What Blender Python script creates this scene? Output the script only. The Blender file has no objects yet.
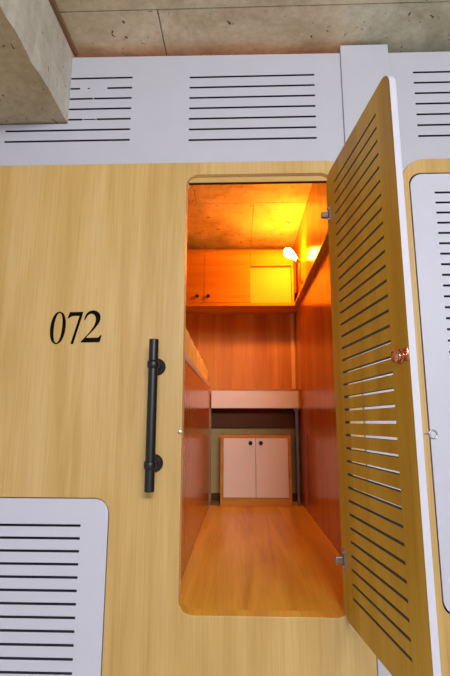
import bpy, bmesh, math, random
from mathutils import Vector, Matrix, noise
random.seed(7)
C = bpy.context.scene.collection
PI = math.pi
ZO = 1.75            # eye height above the corridor floor; all heights below are measured from eye level


# ------------------------------------------------------------------ materials
def lin(c):
    c = c / 255.0
    return c / 12.92 if c <= 0.04045 else ((c + 0.055) / 1.055) ** 2.4


def rgb(r, g, b):
    return (lin(r), lin(g), lin(b), 1.0)


def new_mat(name):
    m = bpy.data.materials.new(name)
    m.use_nodes = True
    nt = m.node_tree
    return m, nt, nt.nodes['Principled BSDF']


def plain(name, col, rough=0.5, metal=0.0, bump=0.0, bscale=200.0, var=0.04, spec=0.5):
    m, nt, b = new_mat(name)
    tc = nt.nodes.new('ShaderNodeTexCoord')
    n = nt.nodes.new('ShaderNodeTexNoise')
    n.inputs['Scale'].default_value = 9.0
    n.inputs['Detail'].default_value = 4.0
    nt.links.new(tc.outputs['Object'], n.inputs['Vector'])
    r = nt.nodes.new('ShaderNodeValToRGB')
    r.color_ramp.elements[0].position = 0.3
    r.color_ramp.elements[1].position = 0.7
    r.color_ramp.elements[0].color = tuple(c * (1 - var) for c in col[:3]) + (1,)
    r.color_ramp.elements[1].color = tuple(min(1, c * (1 + var)) for c in col[:3]) + (1,)
    nt.links.new(n.outputs['Fac'], r.inputs['Fac'])
    nt.links.new(r.outputs['Color'], b.inputs['Base Color'])
    b.inputs['Roughness'].default_value = rough
    b.inputs['Metallic'].default_value = metal
    b.inputs['Specular IOR Level'].default_value = spec
    if bump > 0:
        n2 = nt.nodes.new('ShaderNodeTexNoise')
        n2.inputs['Scale'].default_value = bscale
        n2.inputs['Detail'].default_value = 3.0
        nt.links.new(tc.outputs['Object'], n2.inputs['Vector'])
        bp = nt.nodes.new('ShaderNodeBump')
        bp.inputs['Strength'].default_value = bump
        bp.inputs['Distance'].default_value = 0.01
        nt.links.new(n2.outputs['Fac'], bp.inputs['Height'])
        nt.links.new(bp.outputs['Normal'], b.inputs['Normal'])
    return m


def wood(name, light, mid, dark, axis='Z', rough=0.4, spec=0.5, fine=1.0):
    """laminate with straight grain running along one axis"""
    m, nt, b = new_mat(name)
    tc = nt.nodes.new('ShaderNodeTexCoord')

    def mapped(across, along):
        mp = nt.nodes.new('ShaderNodeMapping')
        s = [across, across, across]
        s['XYZ'.index(axis)] = along
        mp.inputs['Scale'].default_value = s
        nt.links.new(tc.outputs['Object'], mp.inputs['Vector'])
        return mp
    a = nt.nodes.new('ShaderNodeTexNoise')          # broad cathedral bands
    a.inputs['Scale'].default_value = 1.0
    a.inputs['Detail'].default_value = 5.0
    a.inputs['Distortion'].default_value = 0.8
    nt.links.new(mapped(11.0, 0.8).outputs[0], a.inputs['Vector'])
    f = nt.nodes.new('ShaderNodeTexNoise')          # fine pores
    f.inputs['Scale'].default_value = 1.0
    f.inputs['Detail'].default_value = 3.0
    nt.links.new(mapped(170.0 * fine, 4.0).outputs[0], f.inputs['Vector'])
    r = nt.nodes.new('ShaderNodeValToRGB')
    e = r.color_ramp.elements
    e[0].position, e[0].color = 0.28, dark
    e[1].position, e[1].color = 0.72, light
    k = e.new(0.5)
    k.color = mid
    nt.links.new(a.outputs['Fac'], r.inputs['Fac'])
    r2 = nt.nodes.new('ShaderNodeValToRGB')
    r2.color_ramp.elements[0].position, r2.color_ramp.elements[0].color = 0.3, (0.86, 0.83, 0.78, 1)
    r2.color_ramp.elements[1].position, r2.color_ramp.elements[1].color = 0.62, (1, 1, 1, 1)
    nt.links.new(f.outputs['Fac'], r2.inputs['Fac'])
    mx = nt.nodes.new('ShaderNodeMixRGB')
    mx.blend_type = 'MULTIPLY'
    mx.inputs['Fac'].default_value = 0.8
    nt.links.new(r.outputs['Color'], mx.inputs['Color1'])
    nt.links.new(r2.outputs['Color'], mx.inputs['Color2'])
    nt.links.new(mx.outputs['Color'], b.inputs['Base Color'])
    b.inputs['Roughness'].default_value = rough
    b.inputs['Specular IOR Level'].default_value = spec
    return m


def concrete(name, base, stain, pit, stains=0.5):
    m, nt, b = new_mat(name)
    tc = nt.nodes.new('ShaderNodeTexCoord')

    def nz(scale, detail, rough=0.6, dist=0.0):
        n = nt.nodes.new('ShaderNodeTexNoise')
        n.inputs['Scale'].default_value = scale
        n.inputs['Detail'].default_value = detail
        n.inputs['Roughness'].default_value = rough
        n.inputs['Distortion'].default_value = dist
        nt.links.new(tc.outputs['Object'], n.inputs['Vector'])
        return n

    def ramp(p0, c0, p1, c1, src):
        r = nt.nodes.new('ShaderNodeValToRGB')
        r.color_ramp.elements[0].position, r.color_ramp.elements[0].color = p0, c0
        r.color_ramp.elements[1].position, r.color_ramp.elements[1].color = p1, c1
        nt.links.new(src, r.inputs['Fac'])
        return r
    cloud = nz(3.2, 6, 0.65, 0.4)
    r1 = ramp(0.35, stain, 0.62, base, cloud.outputs['Fac'])
    fine = nz(38, 5, 0.7)
    r2 = ramp(0.3, (0.78, 0.77, 0.74, 1), 0.6, (1, 1, 1, 1), fine.outputs['Fac'])
    mx = nt.nodes.new('ShaderNodeMixRGB')
    mx.blend_type = 'MULTIPLY'
    mx.inputs['Fac'].default_value = 0.8
    nt.links.new(r1.outputs['Color'], mx.inputs['Color1'])
    nt.links.new(r2.outputs['Color'], mx.inputs['Color2'])
    pits = nz(26, 2, 0.5, 1.2)
    r3 = ramp(0.272, (0, 0, 0, 1), 0.315, (1, 1, 1, 1), pits.outputs['Fac'])
    mx2 = nt.nodes.new('ShaderNodeMixRGB')
    mx2.inputs['Color1'].default_value = pit
    nt.links.new(r3.outputs['Color'], mx2.inputs['Fac'])
    nt.links.new(mx.outputs['Color'], mx2.inputs['Color2'])
    nt.links.new(mx2.outputs['Color'], b.inputs['Base Color'])
    bp = nt.nodes.new('ShaderNodeBump')
    bp.inputs['Strength'].default_value = 0.35
    bp.inputs['Distance'].default_value = 0.01
    nt.links.new(mx2.outputs['Color'], bp.inputs['Height'])
    nt.links.new(bp.outputs['Normal'], b.inputs['Normal'])
    b.inputs['Roughness'].default_value = 0.85
    b.inputs['Specular IOR Level'].default_value = 0.2
    return m


def glow(name, col, strength):
    m, nt, b = new_mat(name)
    b.inputs['Base Color'].default_value = (0.9, 0.85, 0.75, 1)
    b.inputs['Emission Color'].default_value = col
    b.inputs['Emission Strength'].default_value = strength
    return m


W_L, W_M, W_D = rgb(205, 171, 113), rgb(197, 161, 98), rgb(181, 143, 76)
M = {}
M['wood'] = wood('light beech laminate, upright grain', W_L, W_M, W_D, 'Z', 0.42)
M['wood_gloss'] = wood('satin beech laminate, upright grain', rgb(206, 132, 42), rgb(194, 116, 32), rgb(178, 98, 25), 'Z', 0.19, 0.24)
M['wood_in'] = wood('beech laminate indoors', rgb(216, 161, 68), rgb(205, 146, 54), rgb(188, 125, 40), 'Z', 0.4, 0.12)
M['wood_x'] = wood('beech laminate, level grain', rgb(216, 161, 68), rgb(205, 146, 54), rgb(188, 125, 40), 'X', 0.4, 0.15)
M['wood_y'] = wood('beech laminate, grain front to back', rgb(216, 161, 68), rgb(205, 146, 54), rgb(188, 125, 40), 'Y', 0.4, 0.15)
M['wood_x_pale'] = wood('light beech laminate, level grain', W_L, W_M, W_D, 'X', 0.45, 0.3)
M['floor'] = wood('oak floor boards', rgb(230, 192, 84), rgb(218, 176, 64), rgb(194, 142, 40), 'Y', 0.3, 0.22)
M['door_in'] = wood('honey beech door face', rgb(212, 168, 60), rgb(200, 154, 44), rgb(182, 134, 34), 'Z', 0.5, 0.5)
M['edge'] = plain('pale beech edging', rgb(232, 198, 148), 0.5, spec=0.2)
M['white'] = plain('white laminate', rgb(193, 192, 206), 0.42, var=0.012)
M['white_up'] = plain('white painted board', rgb(179, 178, 188), 0.5, var=0.02)
M['white_in'] = plain('off white laminate', rgb(234, 224, 206), 0.4, var=0.01)
M['concrete'] = concrete('board marked concrete', rgb(224, 217, 190), rgb(180, 167, 136), rgb(84, 74, 60))
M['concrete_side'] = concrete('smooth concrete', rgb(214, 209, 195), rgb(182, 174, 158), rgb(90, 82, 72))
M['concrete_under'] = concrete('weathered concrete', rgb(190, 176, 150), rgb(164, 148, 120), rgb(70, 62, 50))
M['groove_shade'] = plain('brown groove shade strip', rgb(122, 96, 66), 0.9, bump=0.4, bscale=60)
M['black'] = plain('black powder coat', rgb(15, 15, 21), 0.42, 0.0, var=0.1)
M['vinyl'] = plain('black vinyl', rgb(12, 8, 7), 0.85, spec=0.1)
M['rubber'] = plain('black rubber', rgb(22, 16, 14), 0.8)
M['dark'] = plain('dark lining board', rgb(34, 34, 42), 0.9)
M['steel'] = plain('brushed steel', rgb(168, 168, 172), 0.32, 0.9)
M['copper'] = plain('polished copper', rgb(216, 158, 128), 0.2, 0.9)
M['brass'] = plain('satin brass', rgb(214, 178, 110), 0.3, 0.8)
M['olive'] = plain('dull olive painted board', rgb(206, 174, 108), 0.7, var=0.05)
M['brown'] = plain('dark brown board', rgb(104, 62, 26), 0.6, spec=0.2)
M['fabric'] = plain('quilted cotton', rgb(250, 234, 150), 0.9, bump=1.0, bscale=90, var=0.2)
M['leg_steel'] = plain('dull steel', rgb(120, 120, 126), 0.45, 0.8)
M['niche'] = plain('pale beech board', rgb(224, 176, 104), 0.6, spec=0.1)
M['floor_grey'] = concrete('corridor floor screed', rgb(222, 220, 216), rgb(208, 205, 200), rgb(140, 134, 128))
M['bulb'] = glow('warm glowing bulb', (1.0, 0.30, 0.010, 1), 480.0)
M['core_shade_door'] = plain('warm grey slot shade', rgb(112, 102, 86), 0.85)
M['core_shade'] = plain('dark slot shade', rgb(58, 58, 70), 0.85)  # dark slot faces, shade painted into the colour


# ------------------------------------------------------------------ geometry helpers
def set_tags(o, label=None, cat=None, group=None, kind=None):
    for k, v in (('label', label), ('category', cat), ('group', group), ('kind', kind)):
        if v:
            o[k] = v
    return o


def thing(name, loc, label, cat, group=None, rz=0.0, kind='thing'):
    o = bpy.data.objects.new(name, None)
    C.objects.link(o)
    o.location = (loc[0], loc[1], loc[2] + ZO)
    o.rotation_euler = (0, 0, rz)
    o.empty_display_size = 0.05
    o['base'] = 0
    del o['base']
    return set_tags(o, label, cat, group, kind)


def link(name, bm, mats, parent=None, origin=None, smooth=False, local=False):
    """bm is in eye-level scene coordinates (or already local); the mesh origin moves to the parent / to its own base"""
    me = bpy.data.meshes.new(name)
    if not isinstance(mats, (list, tuple)):
        mats = [mats]
    for m in mats:
        me.materials.append(m)
    bmesh.ops.recalc_face_normals(bm, faces=bm.faces[:])
    if smooth:
        for f in bm.faces:
            f.smooth = True
    o = bpy.data.objects.new(name, me)
    C.objects.link(o)
    if not local:
        if parent is not None:
            g = Vector((0, 0, 0))
            p = parent
            while p is not None:
                g += p.location
                p = p.parent
            off = g - Vector((0, 0, ZO))
            bmesh.ops.translate(bm, verts=bm.verts[:], vec=-off)
        else:
            xs = [v.co.x for v in bm.verts]; ys = [v.co.y for v in bm.verts]; zs = [v.co.z for v in bm.verts]
            off = Vector(origin) if origin else Vector(((min(xs) + max(xs)) / 2, (min(ys) + max(ys)) / 2, min(zs)))
            bmesh.ops.translate(bm, verts=bm.verts[:], vec=-off)
            o.location = off + Vector((0, 0, ZO))
    if parent is not None:
        o.parent = parent
    bm.to_mesh(me)
    bm.free()
    return o


def shade_auto(o, deg=35):
    for p in o.data.polygons:
        p.use_smooth = True
    o.data.set_sharp_from_angle(angle=math.radians(deg))


def box(bm, x0, x1, y0, y1, z0, z1, bev=0.0, mi=0):
    vs = [bm.verts.new((x, y, z)) for x in (x0, x1) for y in (y0, y1) for z in (z0, z1)]
    q = [(0, 1, 3, 2), (4, 6, 7, 5), (0, 4, 5, 1), (2, 3, 7, 6), (0, 2, 6, 4), (1, 5, 7, 3)]
    fs = [bm.faces.new([vs[i] for i in t]) for t in q]
    for f in fs:
        f.material_index = mi
    if bev > 0:
        es = list({e for f in fs for e in f.edges})
        r = bmesh.ops.bevel(bm, geom=es, offset=bev, segments=2, affect='EDGES', profile=0.5)
        for f in r['faces']:
            f.material_index = mi
    return fs


def bx(*a, **k):
    bm = bmesh.new()
    box(bm, *a, **k)
    return bm


def rrect(x0, x1, z0, z1, r=0.0, n=8, corners=(1, 1, 1, 1)):
    """rounded rectangle, corners: bottom-left, bottom-right, top-right, top-left"""
    pts = []
    data = [(x0 + r, z0 + r, PI, corners[0], x0, z0), (x1 - r, z0 + r, 1.5 * PI, corners[1], x1, z0),
            (x1 - r, z1 - r, 0, corners[2], x1, z1), (x0 + r, z1 - r, 0.5 * PI, corners[3], x0, z1)]
    for cx, cz, a0, on, sx, sz in data:
        if r > 0 and on:
            for i in range(n + 1):
                a = a0 + 0.5 * PI * i / n
                pts.append((cx + r * math.cos(a), cz + r * math.sin(a)))
        else:
            pts.append((sx, sz))
    return pts


def plate(outer, holes, thick, bev=0.0012):
    """a flat board with cut-outs; returned with x across, z up, front face at y=0, back at y=thick"""
    cu = bpy.data.curves.new('board', 'CURVE')
    cu.dimensions = '2D'
    cu.fill_mode = 'BOTH'
    cu.extrude = max(thick / 2 - bev, 1e-4)
    cu.bevel_depth = bev
    cu.bevel_resolution = 1
    cu.offset = -bev
    for pts in [outer] + list(holes):
        s = cu.splines.new('POLY')
        s.points.add(len(pts) - 1)
        for p, q in zip(s.points, pts):
            p.co = (q[0], q[1], 0, 1)
        s.use_cyclic_u = True
    ob = bpy.data.objects.new('board', cu)
    C.objects.link(ob)
    dg = bpy.context.evaluated_depsgraph_get()
    dg.update()
    me = bpy.data.meshes.new_from_object(ob.evaluated_get(dg))
    bm = bmesh.new()
    bm.from_mesh(me)
    bpy.data.objects.remove(ob)
    bpy.data.curves.remove(cu)
    bpy.data.meshes.remove(me)
    for v in bm.verts:
        x, y, z = v.co
        v.co = (x, thick / 2 - z, y)
    bmesh.ops.remove_doubles(bm, verts=bm.verts[:], dist=1e-5)
    bmesh.ops.recalc_face_normals(bm, faces=bm.faces[:])
    for f in bm.faces:
        f.material_index = 0
        f.smooth = False
    return bm


def darken_cores(bm, hs, mi):
    """the cut faces inside the slots are coloured dark to stand in for shade"""
    spans = [(min(p[0] for p in h), max(p[0] for p in h), min(p[1] for p in h), max(p[1] for p in h)) for h in hs]
    for f in bm.faces:
        if abs(f.normal.y) > 0.9:
            continue
        c = f.calc_center_median()
        for a, b, lo, hi in spans:
            if a - 0.002 < c.x < b + 0.002 and lo - 0.002 < c.z < hi + 0.002:
                f.material_index = mi
                break
    return bm


def shift(bm, x=0, y=0, z=0):
    bmesh.ops.translate(bm, verts=bm.verts[:], vec=(x, y, z))
    return bm


def lathe(bm, prof, origin, axis, seg=24, mi=0):
    """prof: (radius, distance along axis)"""
    ax = Vector(axis).normalized()
    u = ax.orthogonal().normalized()
    w = ax.cross(u)
    o = Vector(origin)
    rings = []
    for r, h in prof:
        if r < 1e-6:
            rings.append([bm.verts.new(o + ax * h)])
        else:
            rings.append([bm.verts.new(o + ax * h + (u * math.cos(2 * PI * i / seg) + w * math.sin(2 * PI * i / seg)) * r) for i in range(seg)])
    for a, b in zip(rings, rings[1:]):
        for i in range(seg):
            j = (i + 1) % seg
            if len(a) == 1 and len(b) == 1:
                continue
            if len(a) == 1:
                f = bm.faces.new([a[0], b[j], b[i]])
            elif len(b) == 1:
                f = bm.faces.new([a[i], a[j], b[0]])
            else:
                f = bm.faces.new([a[i], a[j], b[j], b[i]])
            f.material_index = mi
    return bm


def tube(bm, pts, r, seg=12, closed=False):
    pts = [Vector(p) for p in pts]
    n = len(pts)
    rings = []
    up = None
    for i in range(n):
        if closed:
            t = (pts[(i + 1) % n] - pts[i - 1]).normalized()
        else:
            t = (pts[min(i + 1, n - 1)] - pts[max(i - 1, 0)]).normalized()
        if up is None:
            up = t.orthogonal().normalized()
        up = (up - t * up.dot(t)).normalized()
        w = t.cross(up)
        rings.append([bm.verts.new(pts[i] + (up * math.cos(2 * PI * k / seg) + w * math.sin(2 * PI * k / seg)) * r) for k in range(seg)])
    m = n if closed else n - 1
    for i in range(m):
        a, b = rings[i], rings[(i + 1) % n]
        for k in range(seg):
            l = (k + 1) % seg
            bm.faces.new([a[k], a[l], b[l], b[k]])
    if not closed:
        bm.faces.new(rings[0])
        bm.faces.new(list(reversed(rings[-1])))
    return bm


def struct(name, bm, mats, label=None, origin=None, parent=None):
    o = link(name, bm, mats, parent, origin)
    if parent is None:
        o['kind'] = 'structure'
        if label:
            o['label'] = label
    return o


# ------------------------------------------------------------------ key measures (metres, heights from eye level)
OPL, OPR, OPB, OPT = -0.1900, 0.334, -0.5765, 0.887      # the open hatch
FT = 0.050                                               # thickness of the wooden front
WOODR, WTOP = 0.4015, 0.9355                             # right edge and top of the front
XL, XR = -0.219, 0.4444                                  # aisle between bunk panel and side wall
ZF = OPB                                                 # pod floor
ZC = 1.428                                                # underside of the slab
YB = 2.06                                                # back wall
FLOOR = -ZO

# ------------------------------------------------------------------ setting: corridor and shell
struct('floor', bx(-2.6, 2.6, -4.2, 0.06, FLOOR - 0.1, FLOOR), M['floor_grey'], 'pale grey corridor floor in front of the pods')

bm = bmesh.new()
g = 0.0035
rows = [(-4.2, -0.160, [-2.6, 2.6]), (-0.160, 1.272, [-0.6475, -0.285, 2.6]), (1.272, 2.5, [-0.6475, 0.094, 0.95, 2.6])]
for y0, y1, xs in rows:
    for a, b in zip(xs, xs[1:]):
        box(bm, a + g / 2, b - g / 2, y0 + g / 2, y1 - g / 2, ZC + random.uniform(0, 0.0015), ZC + 0.16, bev=0.002)
box(bm, -2.6, 2.6, -4.2, 2.5, ZC + 0.02, ZC + 0.15)
struct('ceiling', bm, M['concrete'], 'raw concrete slab with board joints over the corridor and pod')

bm = bmesh.new()
bx0, bx1, bz0 = -1.9, -0.6480, 1.1145
vs = [bm.verts.new(p) for p in [(bx0, -4.2, bz0), (bx1, -4.2, bz0), (bx1, -4.2, ZC + 0.05), (bx0, -4.2, ZC + 0.05)]]
NB = 160
prev = vs
for i in range(1, NB + 1):
    y = -4.2 + (4.2 + 2.4) * i / NB
    w = 0.0030 * noise.noise(Vector((y * 9.0, 3.1, 0.2))) + 0.0030 * noise.noise(Vector((y * 37.0, 1.1, 0.2)))
    cur = [bm.verts.new(p) for p in [(bx0, y, bz0), (bx1 + w, y, bz0 + w), (bx1, y, ZC + 0.05), (bx0, y, ZC + 0.05)]]
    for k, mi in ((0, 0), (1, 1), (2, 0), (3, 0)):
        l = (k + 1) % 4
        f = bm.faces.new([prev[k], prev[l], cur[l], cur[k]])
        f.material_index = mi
    prev = cur
bm.faces.new(prev)
bm.faces.new(vs)
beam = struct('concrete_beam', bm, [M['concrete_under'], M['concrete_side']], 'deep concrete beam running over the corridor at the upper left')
link('beam_groove_shade', bx(bx1 - 0.004, bx1 + 0.017, -4.1, 0.02, ZC - 0.011, ZC + 0.004, bev=0.003), M['groove_shade'], beam)  # brown strip drawn in place of the groove's shadow line

# wooden front of the left pod: one board with the hatch and the lower door cut out of it
LDX1, LDT = -0.4198, -0.2407
outer = [(-1.75, FLOOR), (WOODR, FLOOR)]
R = 0.09
outer += [(WOODR - R + R * math.cos(a), WTOP - R + R * math.sin(a)) for a in [0.5 * PI * i / 12 for i in range(13)]]
outer += [(-1.75, WTOP)]
DW, DH = 0.514, 1.4435
h1 = rrect(OPL, OPR, OPB, OPT, 0.042, 10)
h2 = rrect(LDX1 - DW - 0.003, LDX1 + 0.003, LDT - DH - 0.003, LDT + 0.003, 0.050, 10)
bm = plate(outer, [h1, h2], FT, 0.0016)
for f in bm.faces:
    if abs(f.normal.y) < 0.3:
        c = f.calc_center_median()
        f.material_index = 2 if (OPL - 0.01 < c.x < OPR + 0.01 and OPB - 0.01 < c.z < OPB + 0.04 and c.y > 0.004) else 1  # pale edging, which also brightens the hatch lip like light bounced off the floor
struct('wall_front', bm, [M['wood'], M['edge'], M['floor']], 'light beech board front around the open hatch', origin=(0, 0, FLOOR))

# right neighbour's wooden front
NX0, RD0, RDT = 0.580, 0.6105, 0.8765
outer = [(NX0, FLOOR), (2.2, FLOOR), (2.2, WTOP)]
outer += [(NX0 + R + R * math.cos(a), WTOP - R + R * math.sin(a)) for a in [0.5 * PI + 0.5 * PI * i / 12 for i in range(13)]]
h = rrect(RD0 - 0.004, RD0 + DW + 0.004, RDT - DH - 0.004, RDT + 0.004, 0.045, 10)
struct('wall_right', plate(outer, [h], FT, 0.0016), M['wood'], 'light beech frame around the closed white door at the right edge', origin=(1.0, 0, FLOOR))

# white upright cover between the two pods
a0 = math.acos((0.3865 - (WOODR - R)) / R)
arc = [(WOODR - R + (R + .001) * math.cos(a0 * (1 - i / 6)), WTOP - R + (R + .001) * math.sin(a0 * (1 - i / 6))) for i in range(7)]
outer = [(0.3869, 1.412)] + [(max(x, 0.3869), z) for x, z in arc] + [(WOODR + 0.001, FLOOR), (NX0 - 0.001, FLOOR), (NX0 - 0.001, WTOP - R), (0.5655, WTOP - R), (0.5655, 1.412)]
struct('trim_1', shift(plate(outer, [], 0.034, 0.0016), y=-0.005), M['white_up'], 'white upright cover strip between the two pods', origin=(0.48, 0, FLOOR))


# ------------------------------------------------------------------ slatted white boards along the top
def slot(x0, x1, z, h=0.0072):
    return [(x0, z - h / 2), (x1, z - h / 2), (x1, z + h / 2), (x0, z + h / 2)]


rows7 = [1.2955 - i * 0.0442 for i in range(7)]
holes = []
for i, z in enumerate(rows7):
    holes.append(slot(-0.1862, 0.2860, z))
    zl = z + 0.006
    if i >= 5:
        holes.append(slot(-0.8815, -0.4070, zl))
    elif i == 1:
        holes.append(slot(-0.6445, -0.6080, zl))
        holes.append(slot(-0.5780, -0.5700, zl, 0.004))
        holes.append(slot(-0.5020, -0.4070, zl))
    elif i == 2:
        holes.append(slot(-0.6445, -0.5560, zl))
        holes.append(slot(-0.5520, -0.4070, zl))
    elif i == 4:
        holes.append(slot(-0.6445, -0.5900, zl))
        holes.append(slot(-0.5860, -0.5400, zl, 0.0045))
        holes.append(slot(-0.5360, -0.4070, zl))
    else:
        holes.append(slot(-0.6445, -0.4070, zl))
arcp = [(WOODR - R + (R + .001) * math.cos(a), WTOP - R + (R + .001) * math.sin(a)) for a in [0.5 * PI + (a0 - 0.5 * PI) * i / 8 for i in range(9)]]
outer = [(-1.75, WTOP + 0.001)] + arcp + [(0.3864, WTOP - R + R * math.sin(a0) + 0.004), (0.3864, 1.387), (-0.6465, 1.396), (-0.6465, 1.1085), (-1.75, 1.1085)]
t = thing('vent_panel', (-0.3, 0.006, WTOP), 'long white slatted board over the open hatch, notched round the concrete beam', 'vent panel', 'white slatted boards along the top')
link('board', shift(darken_cores(plate(outer, holes, 0.018, 0.0006), holes, 1), y=0.005), [M['white_up'], M['core_shade']], t)
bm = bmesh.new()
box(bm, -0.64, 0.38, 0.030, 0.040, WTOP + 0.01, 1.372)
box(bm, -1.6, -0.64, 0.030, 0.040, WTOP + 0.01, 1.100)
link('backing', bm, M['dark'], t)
holes = [slot(0.6552, 1.128, z) for z in rows7]
arcp = [(NX0 + R + (R + .001) * math.cos(a), WTOP - R + (R + .001) * math.sin(a)) for a in [PI - 0.5 * PI * i / 8 for i in range(9)]]
outer = [(0.5665, 1.383), (0.5665, WTOP - R)] + arcp + [(2.2, WTOP + 0.001), (2.2, 1.383)]
t = thing('vent_panel', (1.1, 0.006, WTOP), 'white slatted board over the closed white door, right of the upright strip', 'vent panel', 'white slatted boards along the top')
link('board', shift(darken_cores(plate(outer, holes, 0.018, 0.0006), holes, 1), y=0.005), [M['white_up'], M['core_shade']], t)
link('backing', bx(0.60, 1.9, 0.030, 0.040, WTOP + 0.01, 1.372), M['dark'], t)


# ------------------------------------------------------------------ doors
def door_board(first, pitch=0.0381, n=35, thick=0.0165, r=0.045):
    """upright slatted door: x 0..DW, z 0..DH, first slot centre this far below the top"""
    hs = [slot(0.083, 0.427, DH - first - i * pitch, 0.0070) for i in range(n)]
    return darken_cores(plate(rrect(0, DW, 0, DH, r, 10), hs, thick, 0.0009), hs, 2)


# the open one: hinged on the right of the hatch and swung out towards the corridor
XH, TH = 0.3101 + 0.002, 0.1162
od = thing('pod_door', (XH, 0.0, -0.5745), 'open slatted door swung out of the hatch, beech inside with white edges', 'door', rz=TH - PI / 2)
bm = door_board(0.067)
for f in bm.faces:
    if f.material_index == 0 and f.calc_center_median().y < 0.0002:
        f.material_index = 1
link('slatted_panel', bm, [M['white'], M['door_in'], M['core_shade_door']], od, local=True)
for z in (0.7165, -0.4065):
    zz = z + 0.5745
    bm = bmesh.new()
    box(bm, 0.010, 0.034, -0.003, 0.0003, zz - 0.030, zz + 0.030, bev=0.0008)
    lathe(bm, [(0, -0.0065), (0.0042, -0.006), (0.0042, 0.001)], (0.022, -0.002, zz + 0.02), (0, 1, 0), 10)
    lathe(bm, [(0, -0.0065), (0.0042, -0.006), (0.0042, 0.001)], (0.022, -0.002, zz - 0.02), (0, 1, 0), 10)
    hg = link('hinge', bm, M['steel'], od, local=True)
    bm = bmesh.new()
    box(bm, 0.004, 0.022, -0.026, -0.003, zz - 0.012, zz + 0.008, bev=0.003)
    link('hinge_arm', bm, M['steel'], hg, local=True)
bm = bmesh.new()
lathe(bm, [(0, 0), (0.0185, 0), (0.0185, 0.003), (0.0165, 0.0045), (0.0105, 0.0055), (0.0095, 0.008), (0.0115, 0.0095), (0.0155, 0.0115),
           (0.0165, 0.0145), (0.0145, 0.0175), (0.009, 0.0195), (0, 0.0200)], (0.473, 0.0003, 0.150 + 0.5745), (0, -1, 0), 20)
box(bm, 0.4905, 0.5105, -0.0022, 0.0003, 0.150 + 0.5745 - 0.014, 0.150 + 0.5745 + 0.014, bev=0.0008)
k = link('knob', bm, M['copper'], od, local=True)
shade_auto(k, 40)
k['label'] = 'copper turn knob'
bm = bmesh.new()
zz = -0.023 + 0.5745
tube(bm, [(0.502, 0.015, zz), (0.502, 0.036, zz)], 0.0016, 8)
ring = []
for i in range(24):
    a = 2 * PI * i / 24
    ring.append((0.502 - 0.0, 0.0455 + 0.0088 * math.cos(a), zz - 0.001 + 0.0088 * math.sin(a)))
tube(bm, ring, 0.0018, 8, closed=True)
k = link('hook_eye', bm, M['steel'], od, smooth=True, local=True)
k['label'] = 'steel screw eye'

# the closed ones
for nm, x, z, first, lab in (('pod_door', LDX1 - DW, LDT - DH, 0.0813, 'closed white slatted door low in the wooden front, below the number'),
                             ('pod_door', RD0, RDT - DH, 0.0729, 'closed white slatted door in its own beech frame, right of the open door')):
    t = thing(nm, (x + DW / 2, 0.0, z), lab, 'door', 'closed white pod doors')
    bm = shift(door_board(first), x=x, z=z, y=0.0005)
    link('slatted_panel', bm, [M['white'], M['white'], M['core_shade']], t)
    link('lining', bx(x - 0.03, x + DW + 0.03, FT + 0.001, FT + 0.012, z - 0.02, z + DH + 0.03), M['dark'], t)

# ------------------------------------------------------------------ pull handle, number and latch stud on the front
HX0, HX1 = -0.281, -0.273
t = thing('pull_handle', (-0.277, -0.03, -0.21), 'long black bar handle on round mounts beside the hatch', 'handle')
YH = -0.070


def hpt(z):
    k_ = (0.265 - z) / (0.265 + 0.208)
    return (-0.2770, YH, z)


bm = bmesh.new()
lathe(bm, [(0, 0), (0.0140, 0), (0.0152, 0.0012), (0.0152, 0.4718), (0.0140, 0.473), (0, 0.473)], (-0.277, YH, -0.208), (0, 0, 1), 24)
b_ = link('bar', bm, M['black'], t)
shade_auto(b_, 40)
for z in (0.183, -0.129):
    bm = bmesh.new()
    lathe(bm, [(0, 0.0), (0.0285, 0.0), (0.0290, 0.002), (0.0285, 0.0045), (0.0245, 0.0085), (0.0165, 0.0115), (0.0125, 0.0155), (0.0125, 0.040), (0.0148, 0.0455), (0.0155, 0.054)],
          (-0.277, 0.0005, z), (0, -1, 0), 28)
    p = link('mount', bm, M['black'], t)
    shade_auto(p, 50)
    bm = bmesh.new()
    lathe(bm, [(0.0150, -0.0135), (0.0172, -0.0120), (0.0190, -0.006), (0.0194, 0), (0.0190, 0.006), (0.0172, 0.0120), (0.0150, 0.0135)], (-0.277, YH, z), (0, 0, 1), 24)
    c_ = link('collar', bm, M['black'], p)
    shade_auto(c_, 50)

# numerals drawn on a 250 x 150 grid
GX, GZ, GS = -0.6510, 0.3760, 0.000716


def catmull(pts, n=5):
    out = []
    for i in range(len(pts) - 1):
        p0, p1, p2, p3 = pts[max(i - 1, 0)], pts[i], pts[i + 1], pts[min(i + 2, len(pts) - 1)]
        for j in range(n):
            u_ = j / n
            out.append(tuple(0.5 * ((2 * p1[q]) + (-p0[q] + p2[q]) * u_ + (2 * p0[q] - 5 * p1[q] + 4 * p2[q] - p3[q]) * u_ ** 2 + (-p0[q] + 3 * p1[q] - 3 * p2[q] + p3[q]) * u_ ** 3) for q in (0, 1)))
    out.append(pts[-1])
    return out


def glyph(paths):
    res = []
    for pts in paths:
        res.append([(GX + (x - 100) * GS, GZ - (y - 110) * GS) for x, y in pts])
    return res


def oval(cx, cy, rx, ry, sh, n=40):
    o_ = []
    for i in range(n):
        a = 2 * PI * i / n
        c, s = math.cos(a), math.sin(a)
        x = rx * math.copysign(abs(c) ** 0.92, c)
        y = ry * math.copysign(abs(s) ** 0.92, s)
        o_.append((cx + x - y * sh, cy + y))
    return o_


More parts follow.
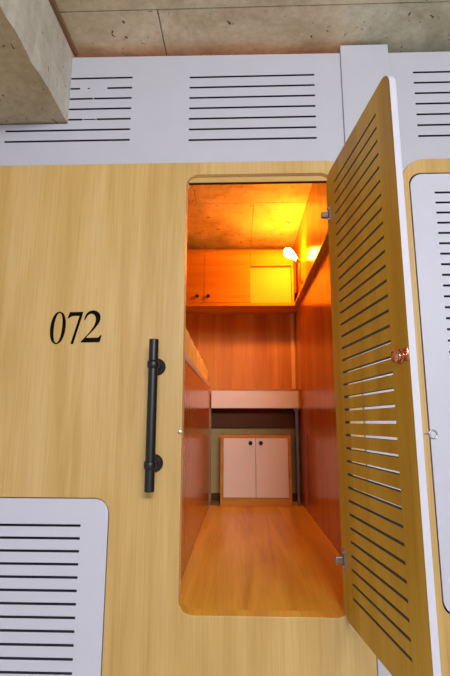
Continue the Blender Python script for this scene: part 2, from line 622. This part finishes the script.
zero = [oval(137, 189, 37, 79.5, 0.05), oval(137.5, 189, 20, 73, 0.05)]
seven = [[(181, 141), (191, 112), (255, 111), (255, 117), (216, 268), (203, 268), (239, 131)] + catmull([(239, 131), (212, 131), (198, 134), (186, 143)], 4)[1:]]
two = [catmull([(262, 151), (268, 128), (281, 111), (302, 104), (324, 109), (339, 126), (341, 148), (332, 171), (312, 198), (290, 222), (276, 238)], 5)
       + catmull([(276, 238), (318, 238), (335, 236), (345, 226)], 4)[1:] + [(351, 226), (343, 260), (253, 261), (253, 256)]
       + catmull([(253, 256), (276, 230), (299, 201), (314, 174), (319, 150), (314, 131), (301, 121), (285, 124), (275, 135), (267, 151)], 5)[1:]]
t = thing('number_sign', (GX + 0.09, 0.0, GZ - 0.11), 'black serif number 072 stuck on the beech front', 'number')
for path in (zero, seven, two):
    q = glyph(path)
    bm = plate(q[0], q[1:], 0.0012, 0.0001)
    link('digit', shift(bm, y=-0.0012), M['vinyl'], t)

bm = bmesh.new()
lathe(bm, [(0, 0), (0.0055, 0), (0.0055, 0.0015), (0.003, 0.002), (0.003, 0.008), (0.0046, 0.009), (0.0046, 0.012), (0, 0.013)], (-0.196, 0.0003, -0.03), (0, -1, 0), 14)
set_tags(link('latch_stud', bm, M['steel'], smooth=False), 'tiny steel latch stud at the left edge of the hatch', 'latch', None, 'thing')

# black stop strip under the head of the hatch
struct('trim_2', bx(OPL - 0.02, OPR + 0.02, 0.0226, 0.0345, OPT - 0.0218, OPT + 0.03, bev=0.0006), M['rubber'], 'black stop strip inside the head of the hatch')
struct('trim_5', bx(OPL - 0.02, OPR + 0.02, 0.0180, 0.0225, OPT - 0.0213, OPT + 0.03, bev=0.001), M['wood_x_pale'], 'beech stop batten across the head of the hatch')

# ------------------------------------------------------------------ pod shell
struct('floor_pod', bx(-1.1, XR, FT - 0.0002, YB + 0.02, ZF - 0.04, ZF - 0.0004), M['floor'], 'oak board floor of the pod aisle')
bm = bmesh.new()
ye = [FT + 0.001, 0.62, 1.26, YB + 0.02]
for a, b in zip(ye, ye[1:]):
    box(bm, XR, XR + 0.02, a + 0.0012, b - 0.0012, ZF - 0.04, ZC - 0.001, bev=0.0006)
box(bm, XR + 0.004, XR + 0.02, FT + 0.001, YB + 0.02, ZF - 0.04, ZC - 0.001)
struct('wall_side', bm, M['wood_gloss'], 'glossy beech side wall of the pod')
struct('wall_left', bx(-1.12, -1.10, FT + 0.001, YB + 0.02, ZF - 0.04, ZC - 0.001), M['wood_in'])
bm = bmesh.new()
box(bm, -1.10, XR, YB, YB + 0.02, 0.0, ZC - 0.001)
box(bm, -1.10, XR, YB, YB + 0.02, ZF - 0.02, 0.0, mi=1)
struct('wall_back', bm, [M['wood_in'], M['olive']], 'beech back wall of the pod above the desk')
struct('baseboard_back', bx(XL, XR, YB - 0.012, YB, ZF, ZF + 0.055, bev=0.001), M['brown'])
struct('trim_3', bx(XR - 0.036, XR - 0.010, YB - 0.012, YB, 0.2455, 0.864, bev=0.001), M['edge'], 'pale corner batten beside the back wall')
# ledge along the side wall at cabinet height
struct('trim_4', bx(XR - 0.030, XR, FT + 0.004, 1.800, 0.873, 0.891, bev=0.001), M['wood_in'], 'beech ledge along the side wall below the lamp')

# ------------------------------------------------------------------ bunk
t = thing('bunk_bed', (-0.65, 1.0, ZF), 'raised beech bunk with a tall panel side, left of the aisle', 'bed')
bm = bmesh.new()
box(bm, XL - 0.018, XL, FT + 0.012, 1.788, ZF, 0.2435, bev=0.0008)
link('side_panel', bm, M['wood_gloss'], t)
link('rail', bx(XL - 0.022, XL + 0.004, FT + 0.012, 1.788, 0.2440, 0.2760, bev=0.003), M['white_in'], t)
link('end_post', bx(XL - 0.018, XL + 0.0015, 1.789, 1.834, ZF, 0.262, bev=0.001), M['wood_in'], t)
link('platform', bx(-1.098, XL - 0.023, FT + 0.012, YB - 0.012, 0.225, 0.2610, bev=0.001), M['wood_y'], t)

bm = bmesh.new()
NX, NY, NZ = 14, 64, 6
x0, x1, y0, y1, z0, z1 = -1.085, XL - 0.0235, FT + 0.03, YB - 0.02, 0.2615, 0.430
bmesh.ops.create_grid(bm, x_segments=2, y_segments=2, size=0.5)
bm.clear()


def cushion(bm):
    """a soft slab as a cube sphere grid with rounded, rumpled edges"""
    cx, cy, cz = (x0 + x1) / 2, (y0 + y1) / 2, (z0 + z1) / 2
    hx, hy, hz = (x1 - x0) / 2, (y1 - y0) / 2, (z1 - z0) / 2
    r = 0.020
    res = (36, 90, 7)
    vmap = {}

    def vert(i, j, k_):
        key = (i, j, k_)
        if key in vmap:
            return vmap[key]
        p = Vector(((i / res[0] * 2 - 1) * hx, (j / res[1] * 2 - 1) * hy, (k_ / res[2] * 2 - 1) * hz))
        q = Vector((max(-hx + r, min(hx - r, p.x)), max(-hy + r, min(hy - r, p.y)), max(-hz + r, min(hz - r, p.z))))
        d = p - q
        if d.length > 1e-9:
            p = q + d.normalized() * r
        w = Vector((cx + p.x, cy + p.y, cz + p.z))
        if k_ > 0:
            nn = noise.noise(w * 16) * 0.006 + noise.noise(w * 44) * 0.003
            w.z += (nn * 1.9 + 0.030 - 0.028 * w.y) * (k_ / res[2])
            if i == res[0]:
                w.x += (noise.noise(Vector((w.y * 14, w.z * 30, 5))) * 0.005 - 0.004)
        vmap[key] = bm.verts.new(w)
        return vmap[key]
    for i in range(res[0]):
        for j in range(res[1]):
            for k_ in (0, res[2]):
                bm.faces.new([vert(i, j, k_), vert(i + 1, j, k_), vert(i + 1, j + 1, k_), vert(i, j + 1, k_)])
    for i in range(res[0]):
        for k_ in range(res[2]):
            for j in (0, res[1]):
                bm.faces.new([vert(i, j, k_), vert(i + 1, j, k_), vert(i + 1, j, k_ + 1), vert(i, j, k_ + 1)])
    for j in range(res[1]):
        for k_ in range(res[2]):
            for i in (0, res[0]):
                bm.faces.new([vert(i, j, k_), vert(i, j + 1, k_), vert(i, j + 1, k_ + 1), vert(i, j, k_ + 1)])


cushion(bm)
set_tags(link('mattress', bm, M['fabric'], smooth=True), 'rumpled yellow quilted mattress lying on the raised bunk', 'mattress', None, 'thing')

# ------------------------------------------------------------------ desk across the back
YD = 1.835
t = thing('desk', ((XL + XR) / 2, 2.0, ZF), 'built-in desk across the back of the aisle, with a pale drawer front', 'desk')
link('desktop', bx(XL + 0.0025, XR - 0.001, YD - 0.004, YB - 0.013, 0.2360, 0.2450, bev=0.001), M['wood_x'], t)
dr = link('drawer', bx(XL + 0.010, XR - 0.016, YD, YD + 0.016, 0.1045, 0.2345, bev=0.001), M['white_in'], t)
bm = bmesh.new()
box(bm, XL + 0.012, XL + 0.022, YD + 0.018, YB - 0.03, 0.112, 0.225)
box(bm, XR - 0.028, XR - 0.018, YD + 0.018, YB - 0.03, 0.112, 0.225)
box(bm, XL + 0.022, XR - 0.028, YD + 0.018, YB - 0.03, 0.112, 0.120)
link('drawer_box', bm, M['brown'], dr)
link('side_stile', bx(XR - 0.0145, XR - 0.001, YD - 0.002, YD + 0.05, 0.1035, 0.2355, bev=0.0006), M['wood_in'], t)
link('back_apron', bx(XL + 0.003, XR - 0.001, YB - 0.05, YB - 0.014, -0.035, 0.235), M['brown'], t)
for xa in (XL + 0.0045, 0.414):
    bm = bmesh.new()
    hw = 0.003 if xa < 0 else 0.010
    box(bm, xa - hw, xa + hw, YD + 0.020, YD + 0.042, ZF, 0.103, bev=0.001)
    if xa > 0:
        box(bm, xa - 0.018, xa + 0.018, YD + 0.012, YD + 0.05, 0.085, 0.1035, bev=0.001)
    link('leg', bm, M['leg_steel'], t)

# ------------------------------------------------------------------ small white cabinet on the floor
CX0, CX1, CZ1 = -0.141, 0.366, -0.085
t = thing('cabinet', (0.1125, 1.95, ZF), 'small cabinet with two pale doors standing on the floor under the desk', 'cabinet')
bm = bmesh.new()
yc0, yc1 = 1.837, 2.005
box(bm, CX0, CX0 + 0.020, yc0, yc1, ZF, CZ1, bev=0.0008)
box(bm, CX1 - 0.020, CX1, yc0, yc1, ZF, CZ1, bev=0.0008)
box(bm, CX0 + 0.020, CX1 - 0.020, yc0, yc1, CZ1 - 0.022, CZ1, bev=0.0008)
box(bm, CX0 + 0.020, CX1 - 0.020, yc0 + 0.02, yc1, ZF + 0.055, ZF + 0.070)
box(bm, CX0 + 0.020, CX1 - 0.020, yc1 - 0.006, yc1, ZF + 0.07, CZ1 - 0.022)
link('carcass', bm, M['wood_x'], t)
link('plinth', bx(CX0 + 0.0205, CX1 - 0.0205, yc0 + 0.002, yc0 + 0.018, ZF, ZF + 0.0545, bev=0.0008), M['wood_x'], t)
mid = (CX0 + CX1) / 2
for s in (-1, 1):
    xa, xb = (CX0 + 0.0225, mid - 0.0015) if s < 0 else (mid + 0.0015, CX1 - 0.0225)
    d = link('door', bx(xa, xb, yc0 - 0.002, yc0 + 0.014, ZF + 0.0575, CZ1 - 0.0245, bev=0.001), M['white_in'], t)
    bm = bmesh.new()
    lathe(bm, [(0.006, 0), (0.006, 0.008), (0.013, 0.012), (0.0145, 0.017), (0.012, 0.022), (0, 0.024)], (mid + s * 0.037, yc0 - 0.002, -0.143), (0, -1, 0), 18)
    kk = link('knob', bm, M['black'], d, smooth=True)
    kk['label'] = 'black round knob'

# ------------------------------------------------------------------ cabinets high on the back wall
t = thing('wall_cabinet', (-0.15, 2.0, 0.866), 'beech wall cabinet with two doors and an open lit niche, high at the back', 'cabinet')
yq = 1.800
WX0, WX1 = -0.598, 0.412
bm = bmesh.new()
box(bm, WX0, XR - 0.001, yq, YB - 0.001, 0.866, 0.890, bev=0.0008)                 # bottom board
box(bm, WX0, WX1, yq + 0.018, YB - 0.001, 1.292, 1.308)                            # top
box(bm, WX0, WX0 + 0.018, yq + 0.018, YB - 0.001, 0.890, 1.292)
box(bm, 0.066, 0.082, yq + 0.018, YB - 0.001, 0.890, 1.292)
box(bm, WX1 - 0.016, WX1, yq + 0.001, YB - 0.001, 0.890, 1.308)
box(bm, WX0 + 0.018, WX1 - 0.016, YB - 0.012, YB - 0.001, 0.890, 1.292)
link('carcass', bm, M['wood_x'], t)
link('niche_back', bx(0.083, WX1 - 0.0165, yq + 0.045, yq + 0.055, 0.8905, 1.29), M['niche'], t)['label'] = 'pale back of the open niche'
for xa, xb, kx in ((WX0, -0.2715, -0.319), (-0.2685, 0.0835, -0.235)):
    d = link('door', bx(xa, xb, yq, yq + 0.017, 0.8925, 1.3085, bev=0.001), M['wood_x'], t)
    bm = bmesh.new()
    lathe(bm, [(0.006, 0), (0.006, 0.008), (0.013, 0.012), (0.0145, 0.017), (0.012, 0.022), (0, 0.024)], (kx, yq, 0.940), (0, -1, 0), 18)
    kk = link('knob', bm, M['black'], d, smooth=True)
    kk['label'] = 'black round knob'
link('fascia', bx(0.0855, WX1 - 0.0165, yq, yq + 0.017, 1.180, 1.3085, bev=0.001), M['wood_x'], t)
link('gap_shade', bx(WX1 + 0.0005, WX1 + 0.020, yq + 0.003, yq + 0.02, 0.965, 1.215, bev=0.001), M['brown'], t)['label'] = 'dark brown strip standing for a shaded gap'  # added strip imitating the dark gap between cabinet and side wall

# ------------------------------------------------------------------ lamp on the side wall
t = thing('wall_lamp', (XR, 1.5, 0.945), 'glowing bulb lamp on the side wall above the ledge', 'lamp')
bm = bmesh.new()
lathe(bm, [(0, 0), (0.020, 0), (0.020, 0.006), (0.015, 0.011), (0.006, 0.013)], (XR, 1.5, 0.948), (-1, 0, 0), 24)
lathe(bm, [(0.004, 0), (0.006, 0.004), (0.006, 0.012), (0, 0.014)], (XR - 0.022, 1.487, 0.940), (0, -1, 0), 12)
p = link('wall_plate', bm, M['brass'], t)
shade_auto(p, 40)
A = Vector((0.4165, 1.5, 1.105))
B = Vector((0.3130, 1.5, 1.1925))
ax = (B - A).normalized()
pts = catmull([(0.432, 0.948), (0.419, 0.962), (0.4155, 1.01), (0.4195, 1.065), (0.4215, 1.090), (0.4175, 1.104)], 6)
bm = bmesh.new()
tube(bm, [(x, 1.5, z) for x, z in pts], 0.0095, 14)
a_ = link('arm', bm, M['brass'], t, smooth=True)
bm = bmesh.new()
lathe(bm, [(0, -0.006), (0.013, -0.006), (0.0155, 0.0), (0.0155, 0.022), (0.0135, 0.024)], A, ax, 20)
s_ = link('socket', bm, M['brass'], t)
shade_auto(s_, 40)
L = (B - A).length
bm = bmesh.new()
prof = [(0.0125, 0.020), (0.0130, 0.030), (0.0165, 0.042), (0.0225, 0.056), (0.0290, 0.072), (0.0318, 0.088), (0.0318, 0.098)]
cz = 0.098
for i in range(1, 7):
    a = 0.5 * PI * i / 6
    prof.append((max(0.0318 * math.cos(a), 0.0), cz + 0.034 * math.sin(a)))
lathe(bm, prof, A, ax, 24)
kk = link('bulb', bm, M['bulb'], t, smooth=True)
kk['label'] = 'glowing warm bulb'

# ------------------------------------------------------------------ light, sky, camera
w = bpy.data.worlds.new('corridor_daylight')
bpy.context.scene.world = w
w.use_nodes = True
bg = w.node_tree.nodes['Background']
bg.inputs['Color'].default_value = (0.86, 0.90, 1.0, 1)
bg.inputs['Strength'].default_value = 0.5


def area(name, loc, target, sx, sy, power, col):
    l = bpy.data.lights.new(name, 'AREA')
    l.shape = 'RECTANGLE'
    l.size, l.size_y = sx, sy
    l.energy = power
    l.color = col
    o = bpy.data.objects.new(name, l)
    C.objects.link(o)
    o.location = (loc[0], loc[1], loc[2] + ZO)
    d = Vector(target) - Vector(loc)
    o.rotation_euler = d.to_track_quat('-Z', 'Y').to_euler()
    return o


area('corridor_light', (0.72, -3.9, 1.34), (0.30, 0.0, -0.7), 1.5, 0.5, 186, (0.96, 0.97, 1.0))

cam = bpy.data.cameras.new('camera')
co = bpy.data.objects.new('camera', cam)
C.objects.link(co)
cam.sensor_fit = 'VERTICAL'
cam.sensor_height = 36.0
cam.lens = 451.2056 * 36.0 / 676.0
cam.clip_start = 0.01
P_, Y_, R_ = 0.185531384, 0.032841348, 0.0022399653
fw = Vector((-math.sin(Y_) * math.cos(P_), math.cos(Y_) * math.cos(P_), math.sin(P_)))
rt = Vector((math.cos(Y_), math.sin(Y_), 0))
up = rt.cross(fw)
rt2 = rt * math.cos(R_) + up * math.sin(R_)
up2 = up * math.cos(R_) - rt * math.sin(R_)
co.matrix_world = Matrix(((rt2.x, up2.x, -fw.x, 0.0), (rt2.y, up2.y, -fw.y, -1.5), (rt2.z, up2.z, -fw.z, ZO), (0, 0, 0, 1)))
sc = bpy.context.scene
sc.camera = co
sc.view_settings.view_transform = 'Standard'
sc.view_settings.look = 'None'
sc.view_settings.gamma = 1.0
sc.view_settings.use_curve_mapping = False
sc.view_settings.exposure = 0.0
